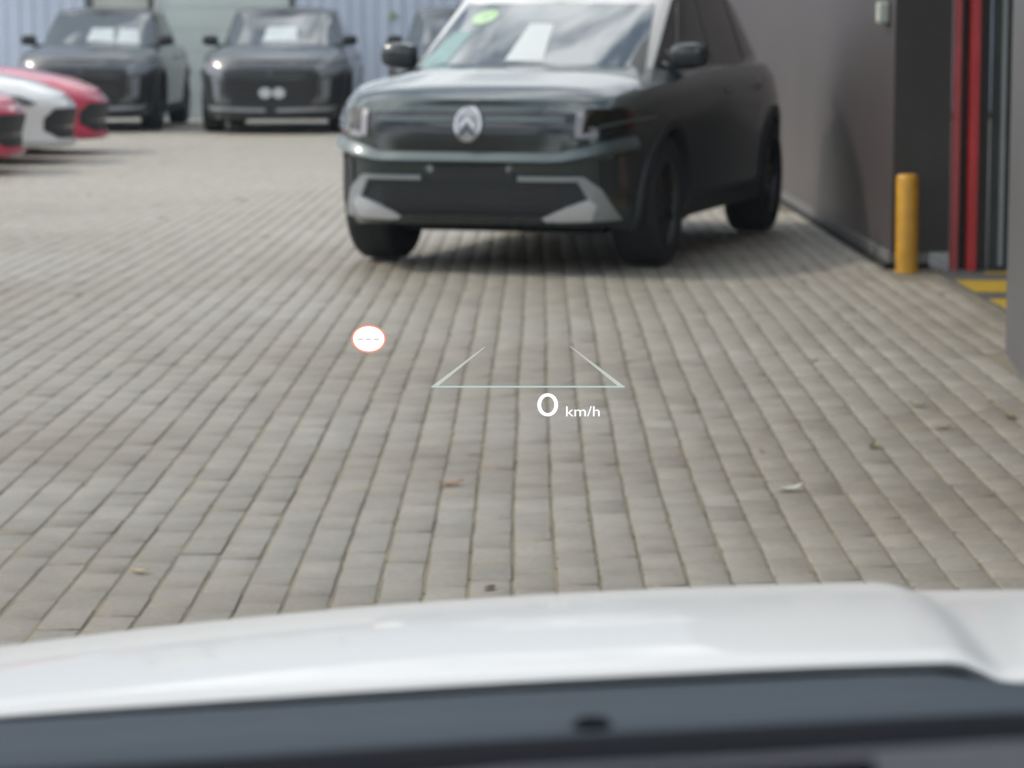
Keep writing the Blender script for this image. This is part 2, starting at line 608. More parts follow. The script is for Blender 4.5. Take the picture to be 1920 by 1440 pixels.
# ---- the dark green two-tone suv
GB = Body(sh_x=[-2.15, -1.2, 0.0, 1.02, 1.5, 1.9, 2.15], sh_z=[0.98, 1.04, 1.03, 0.985, 0.95, 0.895, 0.835],
          cr_x=[-2.15, -1.0, 0.9, 1.4, 1.85, 2.15], cr_z=[0.02, 0.05, 0.10, 0.085, 0.055, 0.018],
          t_f=[0, 0.06, 0.14, 0.30, 0.55, 0.62, 0.80, 0.95, 0.98, 1.0], x_f=[2.04, 2.075, 2.095, 2.105, 2.13, 2.15, 2.145, 2.125, 2.105, 2.06],
          x_r=[-2.02, -2.08, -2.12, -2.13, -2.15, -2.13, -2.08, -2.04, -2.02, -1.99],
          t_b=[0, 0.08, 0.2, 0.45, 0.68, 0.74, 0.93, 1.0], y_b=[0.83, 0.855, 0.865, 0.872, 0.885, 0.888, 0.865, 0.835],
          z0_x=[-2.15, -1.75, -0.9, 1.8, 2.15], z0_z=[0.42, 0.30, 0.235, 0.225, 0.25],
          nf=5.5, nr=5.0, wf=1.335, wr=-1.335, wz=0.34, wrad=0.345, ar=0.395,
          g_mid=-0.35, g_f0=1.30, g_f1=0.48, g_r0=-2.0, g_r1=-1.45, g_b0=0.775, g_b1=0.625, g_nf=7.0, bow=0.10, g_nr=4.5,
          rf_x=[-2.0, -1.45, -0.5, 0.2, 0.55], rf_z=[1.40, 1.45, 1.50, 1.47, 1.40])


def green_suv():
    s_, c_ = math.sin(R(17)), math.cos(R(17))
    F = (-0.222, 14.04)
    root = empty('suv', (F[0] + 2.15 * s_, F[1] + 2.15 * c_, 0.006), math.atan2(-c_, -s_))
    tag(root, 'large dark green two-tone suv with white windscreen pillars parked beside the brown wall', 'car')
    B = GB
    build('body', B.body(), M['green'], root, R(32))
    gh = build('roof', B.glasshouse(), M['carwhite'], root, R(40))
    glass(root, B, M['screen'], 0.855, 0.05, 0.92)
    # papers and a round sticker behind the top of the glass
    plate(root, 'windscreen_sticker', disc(None, -0.56, 0.74, 0.11, 0.10), B.gfront, M['greenpaper'], 0.007, 0.002, step=0.1, label='round pale green sticker at the top of the windscreen')
    plate(root, 'paper_or_cloud_patch', [(-0.82, 0.12), (-0.58, 0.12), (-0.56, 0.55), (-0.74, 0.55)], B.gfront, M['tealpaper'], 0.0065, 0.002, step=0.1, label='teal paper notice low on the windscreen')
    plate(root, 'paper_or_cloud_patch', [(-0.12, 0.10), (0.16, 0.10), (0.10, 0.62), (-0.10, 0.62)], B.gfront, M['paper'], 0.0065, 0.002, step=0.1, label='white paper sheet low in the middle of the windscreen')
    # black glasshouse below the white roof
    panes = [[(0.80, 0.10), (0.05, 0.08), (0.02, 0.88), (0.34, 0.88)], [(-0.03, 0.08), (-0.82, 0.08), (-0.80, 0.88), (-0.06, 0.88)], [(-0.88, 0.10), (-1.45, 0.20), (-1.25, 0.86), (-0.86, 0.88)]]
    for sg in (-1, 1):
        build('side_panel', shell([(1.16, 0.02), (-1.72, 0.02), (-1.50, 0.93), (0.38, 0.93)], B.gside(sg), 0.005, 0.012, 0.12), M['gloss'], root, R(30))
    for sg in (-1, 1):
        for poly in panes:
            build('side_window', shell(poly, B.gside(sg), 0.010, 0.010, 0.12), M['glassdark'], root, R(30))
    plate(root, 'cowl_strip', [(-0.88, -0.03), (0.88, -0.03), (0.88, 0.05), (-0.88, 0.05)], B.gfront, M['blackplastic'], 0.012, 0.02, step=0.12)
    # upper grille panel, hood lip and emblem
    plate(root, 'grille', [(-0.50, 0.615), (0.50, 0.615), (0.60, 0.70), (0.60, 0.80), (0.52, 0.825), (-0.52, 0.825), (-0.60, 0.80), (-0.60, 0.70)], B.front, M['gloss'], 0.006, 0.03)
    plate(root, 'grille_bar_or_sheen', [(-0.50, 0.775), (-0.085, 0.775), (-0.085, 0.800), (-0.50, 0.800)], B.front, M['ledge'], 0.014, 0.02, both=True)  # grey sheen across the upper grille, painted on as a paler bar
    for k in range(6):
        z = 0.632 + 0.022 * k
        plate(root, 'grille_slat', [(-0.50, z), (0.50, z), (0.50, z + 0.008), (-0.50, z + 0.008)], B.front, M['gloss'], 0.011, 0.008, step=0.12)
    plate(root, 'plate_holder', [(-0.23, 0.475), (0.23, 0.475), (0.23, 0.555), (-0.23, 0.555)], B.front, M['blackplastic'], 0.012, 0.02, step=0.12)
    em = build('emblem', shell(disc(None, 0, 0.765, 0.073, 0.092, 28), B.front, 0.028, 0.03, 0.2), M['chrome'], root)
    build('emblem_field', shell(disc(None, 0, 0.765, 0.060, 0.078, 28), B.front, 0.030, 0.01, 0.2), M['greytrim'], em)
    for dz in (0.012, -0.030):
        build('chevron', shell([(-0.040, 0.745 + dz), (0, 0.790 + dz), (0.040, 0.745 + dz), (0.040, 0.768 + dz - 0.042), (0, 0.768 + dz), (-0.040, 0.768 + dz - 0.042)], B.front, 0.037, 0.01, 0.2), M['chrome'] if dz > 0 else M['gloss'], em)
    # headlamps: smoked lens with a white bracket of light
    for o in plate(root, 'headlight', [(0.58, 0.70), (0.80, 0.735), (0.865, 0.80), (0.80, 0.835), (0.60, 0.845), (0.55, 0.80)], B.front, M['lens'], 0.012, 0.03, both=True):
        sg = 1 if sum((v.co.y for v in o.data.vertices)) > 0 else -1
        for poly in ([(0.552, 0.70), (0.586, 0.70), (0.586, 0.832), (0.552, 0.832)], [(0.586, 0.692), (0.650, 0.702), (0.650, 0.730), (0.586, 0.718)]):
            build('light_bar', shell(poly if sg > 0 else mir(poly), B.front, 0.020, 0.02, 0.1), M['lamp'], o)
    plate(root, 'corner_blade', [(0.66, 0.745), (0.84, 0.790), (0.845, 0.802), (0.66, 0.760)], B.front, M['ledge'], 0.018, 0.02, both=True)
    # the bumper ledge, the sky's sheen put into its paler colour
    path = []
    for k in range(41):
        y = -0.80 + 1.60 * k / 40
        e = max(0.0, (abs(y) - 0.46) / 0.38)
        z = 0.600 + 0.085 * e ** 1.2
        p = B.front(y, z)
        nrm = (B.front(y, z, 1.0) - p) * (1 - 0.6 * e ** 2)
        path.append((p, nrm, (0, 0, 1)))
    build('bumper_ledge', sweep(path, [(-0.03, 0.034), (0.004, 0.030), (0.050, -0.014), (0.053, -0.022), (0.030, -0.036), (-0.03, -0.040)]), M['ledge'], root, R(35))
    # lower opening with its two grey brackets and bright blades
    plate(root, 'lower_grille', [(-0.44, 0.285), (0.44, 0.285), (0.60, 0.375), (0.55, 0.47), (-0.55, 0.47), (-0.60, 0.375)], B.front, M['blackplastic'], 0.006, 0.03)
    for k in range(5):
        z = 0.325 + 0.028 * k
        plate(root, 'grille_slat', [(-0.48, z), (0.48, z), (0.48, z + 0.010), (-0.48, z + 0.010)], B.front, M['gloss'], 0.013, 0.01, step=0.12)
    plate(root, 'bracket_trim', [(0.26, 0.476), (0.26, 0.500), (0.585, 0.500), (0.655, 0.435), (0.725, 0.275), (0.44, 0.262), (0.43, 0.285), (0.58, 0.352), (0.60, 0.385), (0.555, 0.476)], B.front, M['greytrim'], 0.030, 0.045, both=True)
    plate(root, 'bumper_blade', [(0.375, 0.285), (0.40, 0.268), (0.60, 0.272), (0.630, 0.355), (0.600, 0.385), (0.50, 0.345)], B.front, M['silver'], 0.050, 0.05, both=True)
    plate(root, 'lower_lip', [(-0.40, 0.262), (0.40, 0.262), (0.43, 0.300), (-0.43, 0.300)], B.front, M['gloss'], 0.030, 0.04)
    plate(root, 'corner_reflector', [(0.735, 0.43), (0.760, 0.43), (0.755, 0.60), (0.735, 0.60)], B.front, M['wine'], 0.012, 0.02, both=True)
    plate(root, 'air_duct', [(0.67, 0.44), (0.72, 0.40), (0.80, 0.40), (0.80, 0.60), (0.66, 0.575)], B.front, M['blackplastic'], 0.006, 0.02, both=True)
    plate(root, 'parking_sensor', disc(None, 0.215, 0.535, 0.020, 0.020, 14), B.front, M['greytrim'], 0.012, 0.02, both=True, step=0.2)
    mirror(root, 0.735, 0.82, 1.085, M['gloss'], M['blackplastic'], 0.20, 0.135)
    add_wheels(root, B, M['rim'])
    arch_trim(root, B, M['blackplastic'])
    box_obj('added_undertray', M['under'], root, -1.75, 1.55, -0.56, 0.56, 0.175, 0.24, 0.02)  # added under the floor to deepen the shade beneath the car
    door_lines(root, B, M['gloss'], (0.02, -0.86))
    for sg in (-1, 1):
        build('roof_rail', sweep([((x, sg * 0.60, float(np.interp(x, B.rf_x, B.rf_z)) + 0.02 + (0.03 if -1.2 < x < 0.1 else 0)), (0, sg, 0), (0, 0, 1)) for x in np.linspace(-1.35, 0.2, 12)],
                                 [(-0.015, 0), (0.015, 0), (0.012, 0.03), (-0.012, 0.03)]), M['greytrim'], root)


# ---- the three charcoal suvs before the pale blue wall
DB = Body(sh_x=[-2.3, -1.2, 0.0, 1.05, 1.6, 2.05, 2.3], sh_z=[1.00, 1.06, 1.05, 1.02, 0.99, 0.93, 0.84],
          cr_x=[-2.3, -1.0, 0.95, 1.5, 2.0, 2.3], cr_z=[0.02, 0.05, 0.085, 0.08, 0.06, 0.015],
          t_f=[0, 0.06, 0.14, 0.30, 0.55, 0.70, 0.85, 0.94, 1.0], x_f=[2.20, 2.235, 2.25, 2.26, 2.28, 2.30, 2.295, 2.26, 2.19],
          x_r=[-2.17, -2.23, -2.27, -2.28, -2.30, -2.28, -2.23, -2.19, -2.13],
          t_b=[0, 0.08, 0.2, 0.45, 0.68, 0.74, 0.9, 1.0], y_b=[0.84, 0.89, 0.91, 0.925, 0.945, 0.945, 0.92, 0.875],
          z0_x=[-2.3, -1.9, 1.9, 2.3], z0_z=[0.28, 0.21, 0.19, 0.17],
          nf=5.0, nr=5.0, wf=1.40, wr=-1.40, wz=0.35, wrad=0.36, ar=0.405,
          g_mid=-0.4, g_f0=1.10, g_f1=0.18, g_r0=-2.15, g_r1=-1.65, g_b0=0.80, g_b1=0.645, g_nf=4.5, bow=0.08, g_nr=4.5,
          rf_x=[-2.2, -1.65, -0.6, 0.0, 0.3], rf_z=[1.42, 1.50, 1.545, 1.53, 1.47])


def dark_suv(loc, rz, label, cloud_patches=()):
    root = empty('suv', loc, rz)
    tag(root, label, 'car', 'charcoal suvs in a row before the pale blue wall')
    B = DB
    build('body', B.body(), M['charcoal'], root, R(32))
    build('roof', B.glasshouse(), M['charcoal'], root, R(40))
    glass(root, B, M['screen2'], 0.92, 0.03, 0.94)
    side_windows(root, B, M['glassdark'], [[(0.55, 0.08), (-0.05, 0.06), (-0.08, 0.90), (0.10, 0.90)], [(-0.12, 0.06), (-1.0, 0.08), (-0.95, 0.90), (-0.14, 0.90)], [(-1.06, 0.08), (-1.6, 0.2), (-1.4, 0.88), (-1.0, 0.90)]])
    plate(root, 'cowl_strip', [(-0.90, -0.02), (0.90, -0.02), (0.90, 0.03), (-0.90, 0.03)], B.gfront, M['blackplastic'], 0.010, 0.02, step=0.12)
    plate(root, 'grille', [(-0.46, 0.35), (0.46, 0.35), (0.60, 0.50), (0.575, 0.76), (0.53, 0.80), (-0.53, 0.80), (-0.575, 0.76), (-0.60, 0.50)], B.front, M['blackplastic'], 0.006, 0.03)
    for k in range(8):
        z = 0.40 + 0.047 * k
        h = 0.50 if 0.45 < z < 0.8 else 0.45
        plate(root, 'grille_slat', [(-h, z), (h, z), (h, z + 0.014), (-h, z + 0.014)], B.front, M['gloss'], 0.014, 0.012, step=0.12)
    plate(root, 'grille_badge', [(-0.05, 0.72), (0.05, 0.72), (0.03, 0.80), (-0.03, 0.80)], B.front, M['rim'], 0.025, 0.02, step=0.12)
    plate(root, 'headlight', [(0.60, 0.70), (0.78, 0.74), (0.89, 0.82), (0.90, 0.875), (0.76, 0.86), (0.60, 0.80)], B.front, M['smoke'], 0.010, 0.03, both=True)
    plate(root, 'corner_panel', [(0.63, 0.42), (0.70, 0.44), (0.73, 0.70), (0.64, 0.68)], B.front, M['smoke'], 0.010, 0.02, both=True)
    plate(root, 'air_intake', [(0.72, 0.36), (0.86, 0.38), (0.885, 0.70), (0.75, 0.69)], B.front, M['blackplastic'], 0.010, 0.02, both=True)
    for e0, e1, t0, t1 in cloud_patches:
        plate(root, 'paper_or_cloud_patch', [(e0, t0), (e1, t0), (e1 - 0.02, t1), (e0 + 0.02, t1)], B.gfront, M['cloudpatch'], 0.0065, 0.002, step=0.12)  # bright cloud reflections put on the glass as pale patches
    plate(root, 'bumper_strip', [(0.07, 0.270), (0.72, 0.285), (0.78, 0.345), (0.70, 0.330), (0.07, 0.315)], B.front, M['greytrim'], 0.028, 0.03, both=True)
    plate(root, 'lower_valance', [(-0.86, 0.185), (0.86, 0.185), (0.88, 0.36), (-0.88, 0.36)], B.front, M['blackplastic'], 0.012, 0.02, step=0.12)
    mirror(root, 0.79, 0.80, 1.13, M['blackplastic'], M['blackplastic'], 0.20, 0.13)
    add_wheels(root, B, M['rim'])
    arch_trim(root, B, M['blackplastic'], 0.05)
    door_lines(root, B, M['gloss'], (0.0, -0.95))
    return root


# ---- the low sedans on the left
LB = Body(sh_x=[-2.35, -1.3, 0.0, 0.9, 1.5, 2.0, 2.25, 2.40], sh_z=[0.88, 0.93, 0.90, 0.84, 0.79, 0.70, 0.63, 0.58],
          cr_x=[-2.35, -1.0, 0.8, 1.4, 2.0, 2.4], cr_z=[0.02, 0.04, 0.085, 0.085, 0.075, 0.03],
          t_f=[0, 0.08, 0.2, 0.40, 0.62, 0.80, 0.92, 1.0], x_f=[2.33, 2.37, 2.36, 2.355, 2.38, 2.40, 2.385, 2.33],
          x_r=[-2.25, -2.30, -2.33, -2.34, -2.35, -2.33, -2.28, -2.22],
          t_b=[0, 0.08, 0.2, 0.45, 0.68, 0.74, 0.9, 1.0], y_b=[0.85, 0.90, 0.905, 0.91, 0.925, 0.925, 0.89, 0.83],
          z0_x=[-2.3, -1.9, 1.8, 2.3], z0_z=[0.24, 0.17, 0.16, 0.15],
          nf=2.7, nr=4.0, wf=1.42, wr=-1.36, wz=0.33, wrad=0.335, ar=0.375,
          g_mid=-0.5, g_f0=0.95, g_f1=-0.05, g_r0=-2.0, g_r1=-1.0, g_b0=0.80, g_b1=0.56, g_nf=2.8, bow=0.04, g_nr=3.0,
          rf_x=[-2.0, -1.0, -0.4, 0.0], rf_z=[1.25, 1.36, 1.39, 1.35])


def sedan(loc, rz, paint, label):
    root = empty('sedan', loc, rz)
    tag(root, label, 'car', 'low sedans parked nose out along the left side')
    B = LB
    build('body', B.body(), paint, root, R(32))
    build('roof', B.glasshouse(), paint, root, R(40))
    glass(root, B, M['screen2'], 0.92, 0.03, 0.94)
    side_windows(root, B, M['glassdark'], [[(0.35, 0.10), (-0.35, 0.08), (-0.38, 0.90), (-0.15, 0.90)], [(-0.42, 0.08), (-1.25, 0.12), (-1.0, 0.88), (-0.45, 0.90)]])
    plate(root, 'grille', [(-0.28, 0.235), (0.28, 0.235), (0.44, 0.31), (0.46, 0.43), (0.38, 0.520), (-0.38, 0.520), (-0.46, 0.43), (-0.44, 0.31)], B.front, M['blackplastic'], 0.008, 0.03)
    plate(root, 'grille_bar_or_sheen', [(-0.40, 0.33), (0.40, 0.33), (0.40, 0.35), (-0.40, 0.35)], B.front, M['gloss'], 0.016, 0.02, step=0.12)
    plate(root, 'front_splitter', [(-0.72, 0.150), (0.72, 0.150), (0.76, 0.225), (-0.76, 0.225)], B.front, paint, 0.035, 0.05, step=0.12)
    plate(root, 'headlight', [(0.52, 0.565), (0.70, 0.580), (0.85, 0.66), (0.80, 0.685), (0.60, 0.640)], B.front, M['lens'], 0.010, 0.03, both=True)
    plate(root, 'air_intake', [(0.66, 0.24), (0.77, 0.26), (0.83, 0.46), (0.78, 0.53), (0.70, 0.45)], B.front, M['blackplastic'], 0.010, 0.03, both=True)
    plate(root, 'badge', disc(None, 0, 0.575, 0.04, 0.022, 14), B.front, M['chrome'], 0.016, 0.015, step=0.2)
    plate(root, 'light_bar', [(0.56, 0.545), (0.72, 0.560), (0.80, 0.600), (0.72, 0.572), (0.56, 0.557)], B.front, M['lamp'], 0.014, 0.02, both=True)
    plate(root, 'intake_fin', [(0.60, 0.22), (0.64, 0.22), (0.70, 0.46), (0.67, 0.48)], B.front, M['greytrim'], 0.020, 0.03, both=True)
    mirror(root, 0.86, 0.45, 0.98, paint, M['blackplastic'], 0.20, 0.12)
    add_wheels(root, B, M['rim'])
    arch_trim(root, B, M['blackplastic'], 0.02)
    door_lines(root, B, M['gloss'], (-0.25, -1.0))
    return root


# ------------------------------------------------------------------ the paved yard
def nodes(m):
    return m.node_tree.nodes, m.node_tree.links


def paver_material(attr=True):
    m = bpy.data.materials.new('concrete paver')
    m.use_nodes = True
    n, l = nodes(m)
    b = n['Principled BSDF']
    geo = n.new('ShaderNodeNewGeometry')
    at = n.new('ShaderNodeAttribute'); at.attribute_name = 'tone'
    big = n.new('ShaderNodeTexNoise'); big.inputs['Scale'].default_value = 0.55; big.inputs['Detail'].default_value = 4
    fine = n.new('ShaderNodeTexNoise'); fine.inputs['Scale'].default_value = 60; fine.inputs['Detail'].default_value = 8; fine.inputs['Roughness'].default_value = 0.7
    mid = n.new('ShaderNodeTexNoise'); mid.inputs['Scale'].default_value = 7; mid.inputs['Detail'].default_value = 5
    for t in (big, fine, mid):
        l.new(geo.outputs['Position'], t.inputs['Vector'])
    r1 = n.new('ShaderNodeValToRGB')
    r1.color_ramp.elements[0].position = 0.0
    r1.color_ramp.elements[1].position = 1.0
    r1.color_ramp.elements[0].color = (0.205, 0.190, 0.164, 1)
    r1.color_ramp.elements[1].color = (0.275, 0.258, 0.228, 1)
    l.new(at.outputs['Fac'], r1.inputs[0])
    r2 = n.new('ShaderNodeValToRGB')
    r2.color_ramp.elements[0].position = 0.35
    r2.color_ramp.elements[1].position = 0.65
    r2.color_ramp.elements[0].color = (0.90, 0.84, 0.77, 1)
    r2.color_ramp.elements[1].color = (1.04, 1.05, 1.05, 1)
    l.new(big.outputs['Fac'], r2.inputs[0])
    r3 = n.new('ShaderNodeValToRGB')
    r3.color_ramp.elements[0].position = 0.3
    r3.color_ramp.elements[1].position = 0.7
    r3.color_ramp.elements[0].color = (0.86, 0.86, 0.85, 1)
    r3.color_ramp.elements[1].color = (1.08, 1.07, 1.05, 1)
    l.new(mid.outputs['Fac'], r3.inputs[0])
    r4 = n.new('ShaderNodeValToRGB')
    r4.color_ramp.elements[0].position = 0.3
    r4.color_ramp.elements[1].position = 0.72
    r4.color_ramp.elements[0].color = (0.72, 0.72, 0.72, 1)
    r4.color_ramp.elements[1].color = (1.15, 1.15, 1.15, 1)
    l.new(fine.outputs['Fac'], r4.inputs[0])
    prev = r1.outputs[0]
    for rr in (r2, r3, r4):
        mm = n.new('ShaderNodeMix'); mm.data_type = 'RGBA'; mm.blend_type = 'MULTIPLY'
        mm.inputs['Factor'].default_value = 1
        l.new(prev, mm.inputs['A']); l.new(rr.outputs[0], mm.inputs['B'])
        prev = mm.outputs['Result']
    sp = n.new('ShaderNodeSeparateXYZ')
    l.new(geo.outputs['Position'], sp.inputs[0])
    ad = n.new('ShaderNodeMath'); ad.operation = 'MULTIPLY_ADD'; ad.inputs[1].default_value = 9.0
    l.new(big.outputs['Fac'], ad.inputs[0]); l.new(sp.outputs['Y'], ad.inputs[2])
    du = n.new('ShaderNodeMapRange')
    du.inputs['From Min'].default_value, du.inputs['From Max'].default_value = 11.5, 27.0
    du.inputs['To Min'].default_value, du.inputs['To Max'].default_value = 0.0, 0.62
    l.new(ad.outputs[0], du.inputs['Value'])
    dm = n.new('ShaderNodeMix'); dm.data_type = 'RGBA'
    dm.inputs['B'].default_value = (0.50, 0.47, 0.41, 1)         # grazing sheen of the far yard painted in as a paler colour
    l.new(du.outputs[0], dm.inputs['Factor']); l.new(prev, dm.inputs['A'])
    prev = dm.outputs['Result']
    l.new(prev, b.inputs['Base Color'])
    b.inputs['Roughness'].default_value = 0.52
    b.inputs['Specular IOR Level'].default_value = 0.5
    bp = n.new('ShaderNodeBump'); bp.inputs['Strength'].default_value = 0.35; bp.inputs['Distance'].default_value = 0.003
    l.new(fine.outputs['Fac'], bp.inputs['Height']); l.new(bp.outputs[0], b.inputs['Normal'])
    return m


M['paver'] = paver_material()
# joints: dark sand with olive moss
m = bpy.data.materials.new('joint sand and moss')
m.use_nodes = True
n, l = nodes(m)
geo = n.new('ShaderNodeNewGeometry')
t1 = n.new('ShaderNodeTexNoise'); t1.inputs['Scale'].default_value = 3.5; t1.inputs['Detail'].default_value = 7
l.new(geo.outputs['Position'], t1.inputs['Vector'])
r = n.new('ShaderNodeValToRGB')
r.color_ramp.elements[0].position = 0.40; r.color_ramp.elements[0].color = (0.150, 0.136, 0.110, 1)
r.color_ramp.elements[1].position = 0.62; r.color_ramp.elements[1].color = (0.198, 0.175, 0.120, 1)
l.new(t1.outputs['Fac'], r.inputs[0]); l.new(r.outputs[0], n['Principled BSDF'].inputs['Base Color'])
n['Principled BSDF'].inputs['Roughness'].default_value = 0.95
M['joint'] = m

m = bpy.data.materials.new('distant paving')
m.use_nodes = True
n, l = nodes(m)
geo = n.new('ShaderNodeNewGeometry')
br = n.new('ShaderNodeTexBrick')
br.inputs['Scale'].default_value = 1.0
br.inputs['Brick Width'].default_value = 0.2; br.inputs['Row Height'].default_value = 0.099; br.inputs['Mortar Size'].default_value = 0.005
br.inputs['Color1'].default_value = (0.30, 0.29, 0.27, 1); br.inputs['Color2'].default_value = (0.38, 0.37, 0.35, 1); br.inputs['Mortar'].default_value = (0.14, 0.13, 0.11, 1)
mp = n.new('ShaderNodeMapping'); mp.inputs['Rotation'].default_value = (0, 0, R(90))
l.new(geo.outputs['Position'], mp.inputs['Vector']); l.new(mp.outputs[0], br.inputs['Vector']); l.new(br.outputs['Color'], n['Principled BSDF'].inputs['Base Color'])
n['Principled BSDF'].inputs['Roughness'].default_value = 0.9
M['farpave'] = m

DIRA = R(0.44)                       # the courses run a hair to the right of the view
PX0, PX1, PY0, PY1 = -9.0, 2.19, 4.2, 39.4


def wob(xc, y):
    return 0.006 * np.sin(0.55 * y + 0.9 * xc) + 0.0015 * np.sin(2.3 * y - 2.1 * xc + 1.0) + math.tan(DIRA) * y


rows = []
ncol = int((PX1 - PX0 + 0.6) / 0.099)
for ci in range(ncol):
    xc = PX0 - 0.4 + 0.099 * ci
    ph = (ci % 2) * 0.1 + rng.normal(0, 0.022) + 0.03 * math.sin(ci * 0.37)
    ys = np.arange(PY0 + ph, PY1, 0.2)
    rows.append(np.stack([np.full_like(ys, xc), ys], 1))
P = np.concatenate(rows)
cx = P[:, 0] + wob(P[:, 0], P[:, 1]) + rng.normal(0, 0.0008, len(P))
cy = P[:, 1] + rng.normal(0, 0.002, len(P))
keep = (cx > PX0) & (cx < PX1 - 0.02) & ~((cx > 1.93) & (cy > 13.75)) & ~((cx > 1.83) & (cy < 10.62))
P, cx, cy = P[keep], cx[keep], cy[keep]
ang = -(0.0033 * np.cos(0.55 * cy + 0.9 * P[:, 0]) + 0.0035 * np.cos(2.3 * cy - 2.1 * P[:, 0] + 1) + math.tan(DIRA)) + rng.normal(0, 0.005, len(P))
tone = np.clip(rng.beta(2.6, 2.2, len(P)), 0, 1)
tx, ty = rng.normal(0, 0.005, len(P)), rng.normal(0, 0.003, len(P))
dz = rng.normal(0, 0.0008, len(P))
hx, hy, ch = 0.0455, 0.0974, 0.0040
# 12 corners: top face, chamfer ring, foot ring
base = np.array([(sx * (hx - e), sy * (hy - e * 0.6), z) for e, z in ((ch, 0.0), (0.0, -0.0016), (0.0, -0.008)) for sx, sy in ((-1, -1), (1, -1), (1, 1), (-1, 1))])
quads = np.array([(0, 1, 2, 3)] + [(4 * k + 4 + i, 4 * k + 4 + (i + 1) % 4, 4 * k + (i + 1) % 4, 4 * k + i) for k in (0, 1) for i in range(4)])


def paver_mesh(name, idx, local=False):
    V = np.repeat(base[None], len(idx), 0).copy()
    V += rng.normal(0, 0.0006, V.shape)
    V[:, :, 2] += V[:, :, 0] * tx[idx, None] + V[:, :, 1] * ty[idx, None] + dz[idx, None]
    if not local:
        c, s = np.cos(ang[idx])[:, None], np.sin(ang[idx])[:, None]
        X, Y = V[:, :, 0].copy(), V[:, :, 1].copy()
        V[:, :, 0] = X * c - Y * s + cx[idx, None]
        V[:, :, 1] = X * s + Y * c + cy[idx, None]
    F = (quads[None] + 12 * np.arange(len(idx))[:, None, None]).reshape(-1, 4)
    me = bpy.data.meshes.new(name)
    me.vertices.add(len(idx) * 12)
    me.vertices.foreach_set('co', V.reshape(-1).astype(np.float32))
    me.loops.add(F.size)
    me.loops.foreach_set('vertex_index', F.reshape(-1).astype(np.int32))
    me.polygons.add(len(F))
    me.polygons.foreach_set('loop_start', np.arange(0, F.size, 4, dtype=np.int32))
    a = me.attributes.new('tone', 'FLOAT', 'FACE')
    a.data.foreach_set('value', np.repeat(tone[idx], len(quads)).astype(np.float32))
    me.update(calc_edges=True)
    me.validate()
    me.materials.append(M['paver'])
    return me


bm = bmesh.new()
bmesh.ops.create_grid(bm, x_segments=1, y_segments=1, size=1)
for v in bm.verts:
    v.co = (v.co.x * 150, v.co.y * 150, -0.030)
ground = tag(build('ground', bm, M['farpave']), kind='structure')
bm = bmesh.new()
bmesh.ops.create_grid(bm, x_segments=1, y_segments=1, size=0.5)
for v in bm.verts:
    v.co = ((PX0 + PX1) / 2 + v.co.x * (PX1 - PX0), (PY0 + PY1) / 2 + v.co.y * (PY1 - PY0), -0.0026)
pav = tag(build('pavement', bm, M['joint']), kind='structure')

# the 300 pavers that show largest are objects of their own; the rest is one field
dep = cy
inview = (np.abs(cx / np.maximum(dep, 0.1)) < 0.186 + 0.05 / dep) & (cy > 5.75)
order = np.where(inview)[0][np.argsort(cy[inview])][:300]
variants = [paver_mesh('paver', np.array([i]), True) for i in order[:40]]
for k, i in enumerate(order):
    o = bpy.data.objects.new('paver', variants[k % 40])
    o.location = (cx[i], cy[i], 0)
    o.rotation_euler = (0, 0, ang[i] + (math.pi if rng.random() < 0.5 else 0))
    link(o, pav)
rest = np.setdiff1d(np.arange(len(P)), order)
fld = link(bpy.data.objects.new('paver_field', paver_mesh('paver_field', rest)), pav)
fld['kind'] = 'stuff'

# ------------------------------------------------------------------ the far wall of pale blue corrugated sheet with its door
M['bluesheet'] = mat('pale blue painted sheet', (0.66, 0.735, 0.86), 0.45, 0, 0, 0.06, 2)
M['doorgrey'] = mat('pale grey green door paint', (0.66, 0.725, 0.70), 0.5, 0, 0, 0.05, 1.5)
M['doorbeige'] = mat('pale beige door paint', (0.58, 0.61, 0.55), 0.5, 0, 0, 0.05, 1.5)
M['frame'] = mat('dark door frame paint', (0.10, 0.12, 0.10), 0.5, 0, 0, 0.1, 6)
far = empty('building', (0, 40.0, 0))
tag(far, 'pale blue corrugated metal building standing behind the dark cars', 'building')


def corrugated(x0, x1, z0, z1):
    bm = bmesh.new()
    prof = []
    x = x0
    while x < x1:
        for dx, d in ((0, 0.0), (0.085, 0.0), (0.11, -0.035), (0.17, -0.035), (0.195, 0.0)):
            if x + dx <= x1:
                prof.append((x + dx, d))
        x += 0.195
    prof.append((x1, 0.0))
    rows = [[bm.verts.new((px, py + dd, z)) for px, py in prof] for z, dd in ((z0, 0), (z1, 0))]
    back = [[bm.verts.new((px, 0.2, z)) for px, py in (prof[0], prof[-1])] for z in (z0, z1)]
    for k in range(len(prof) - 1):
        bm.faces.new((rows[0][k], rows[0][k + 1], rows[1][k + 1], rows[1][k]))
    bm.faces.new((back[0][0], back[1][0], back[1][1], back[0][1]))
    bmesh.ops.recalc_face_normals(bm, faces=bm.faces)
    return bm


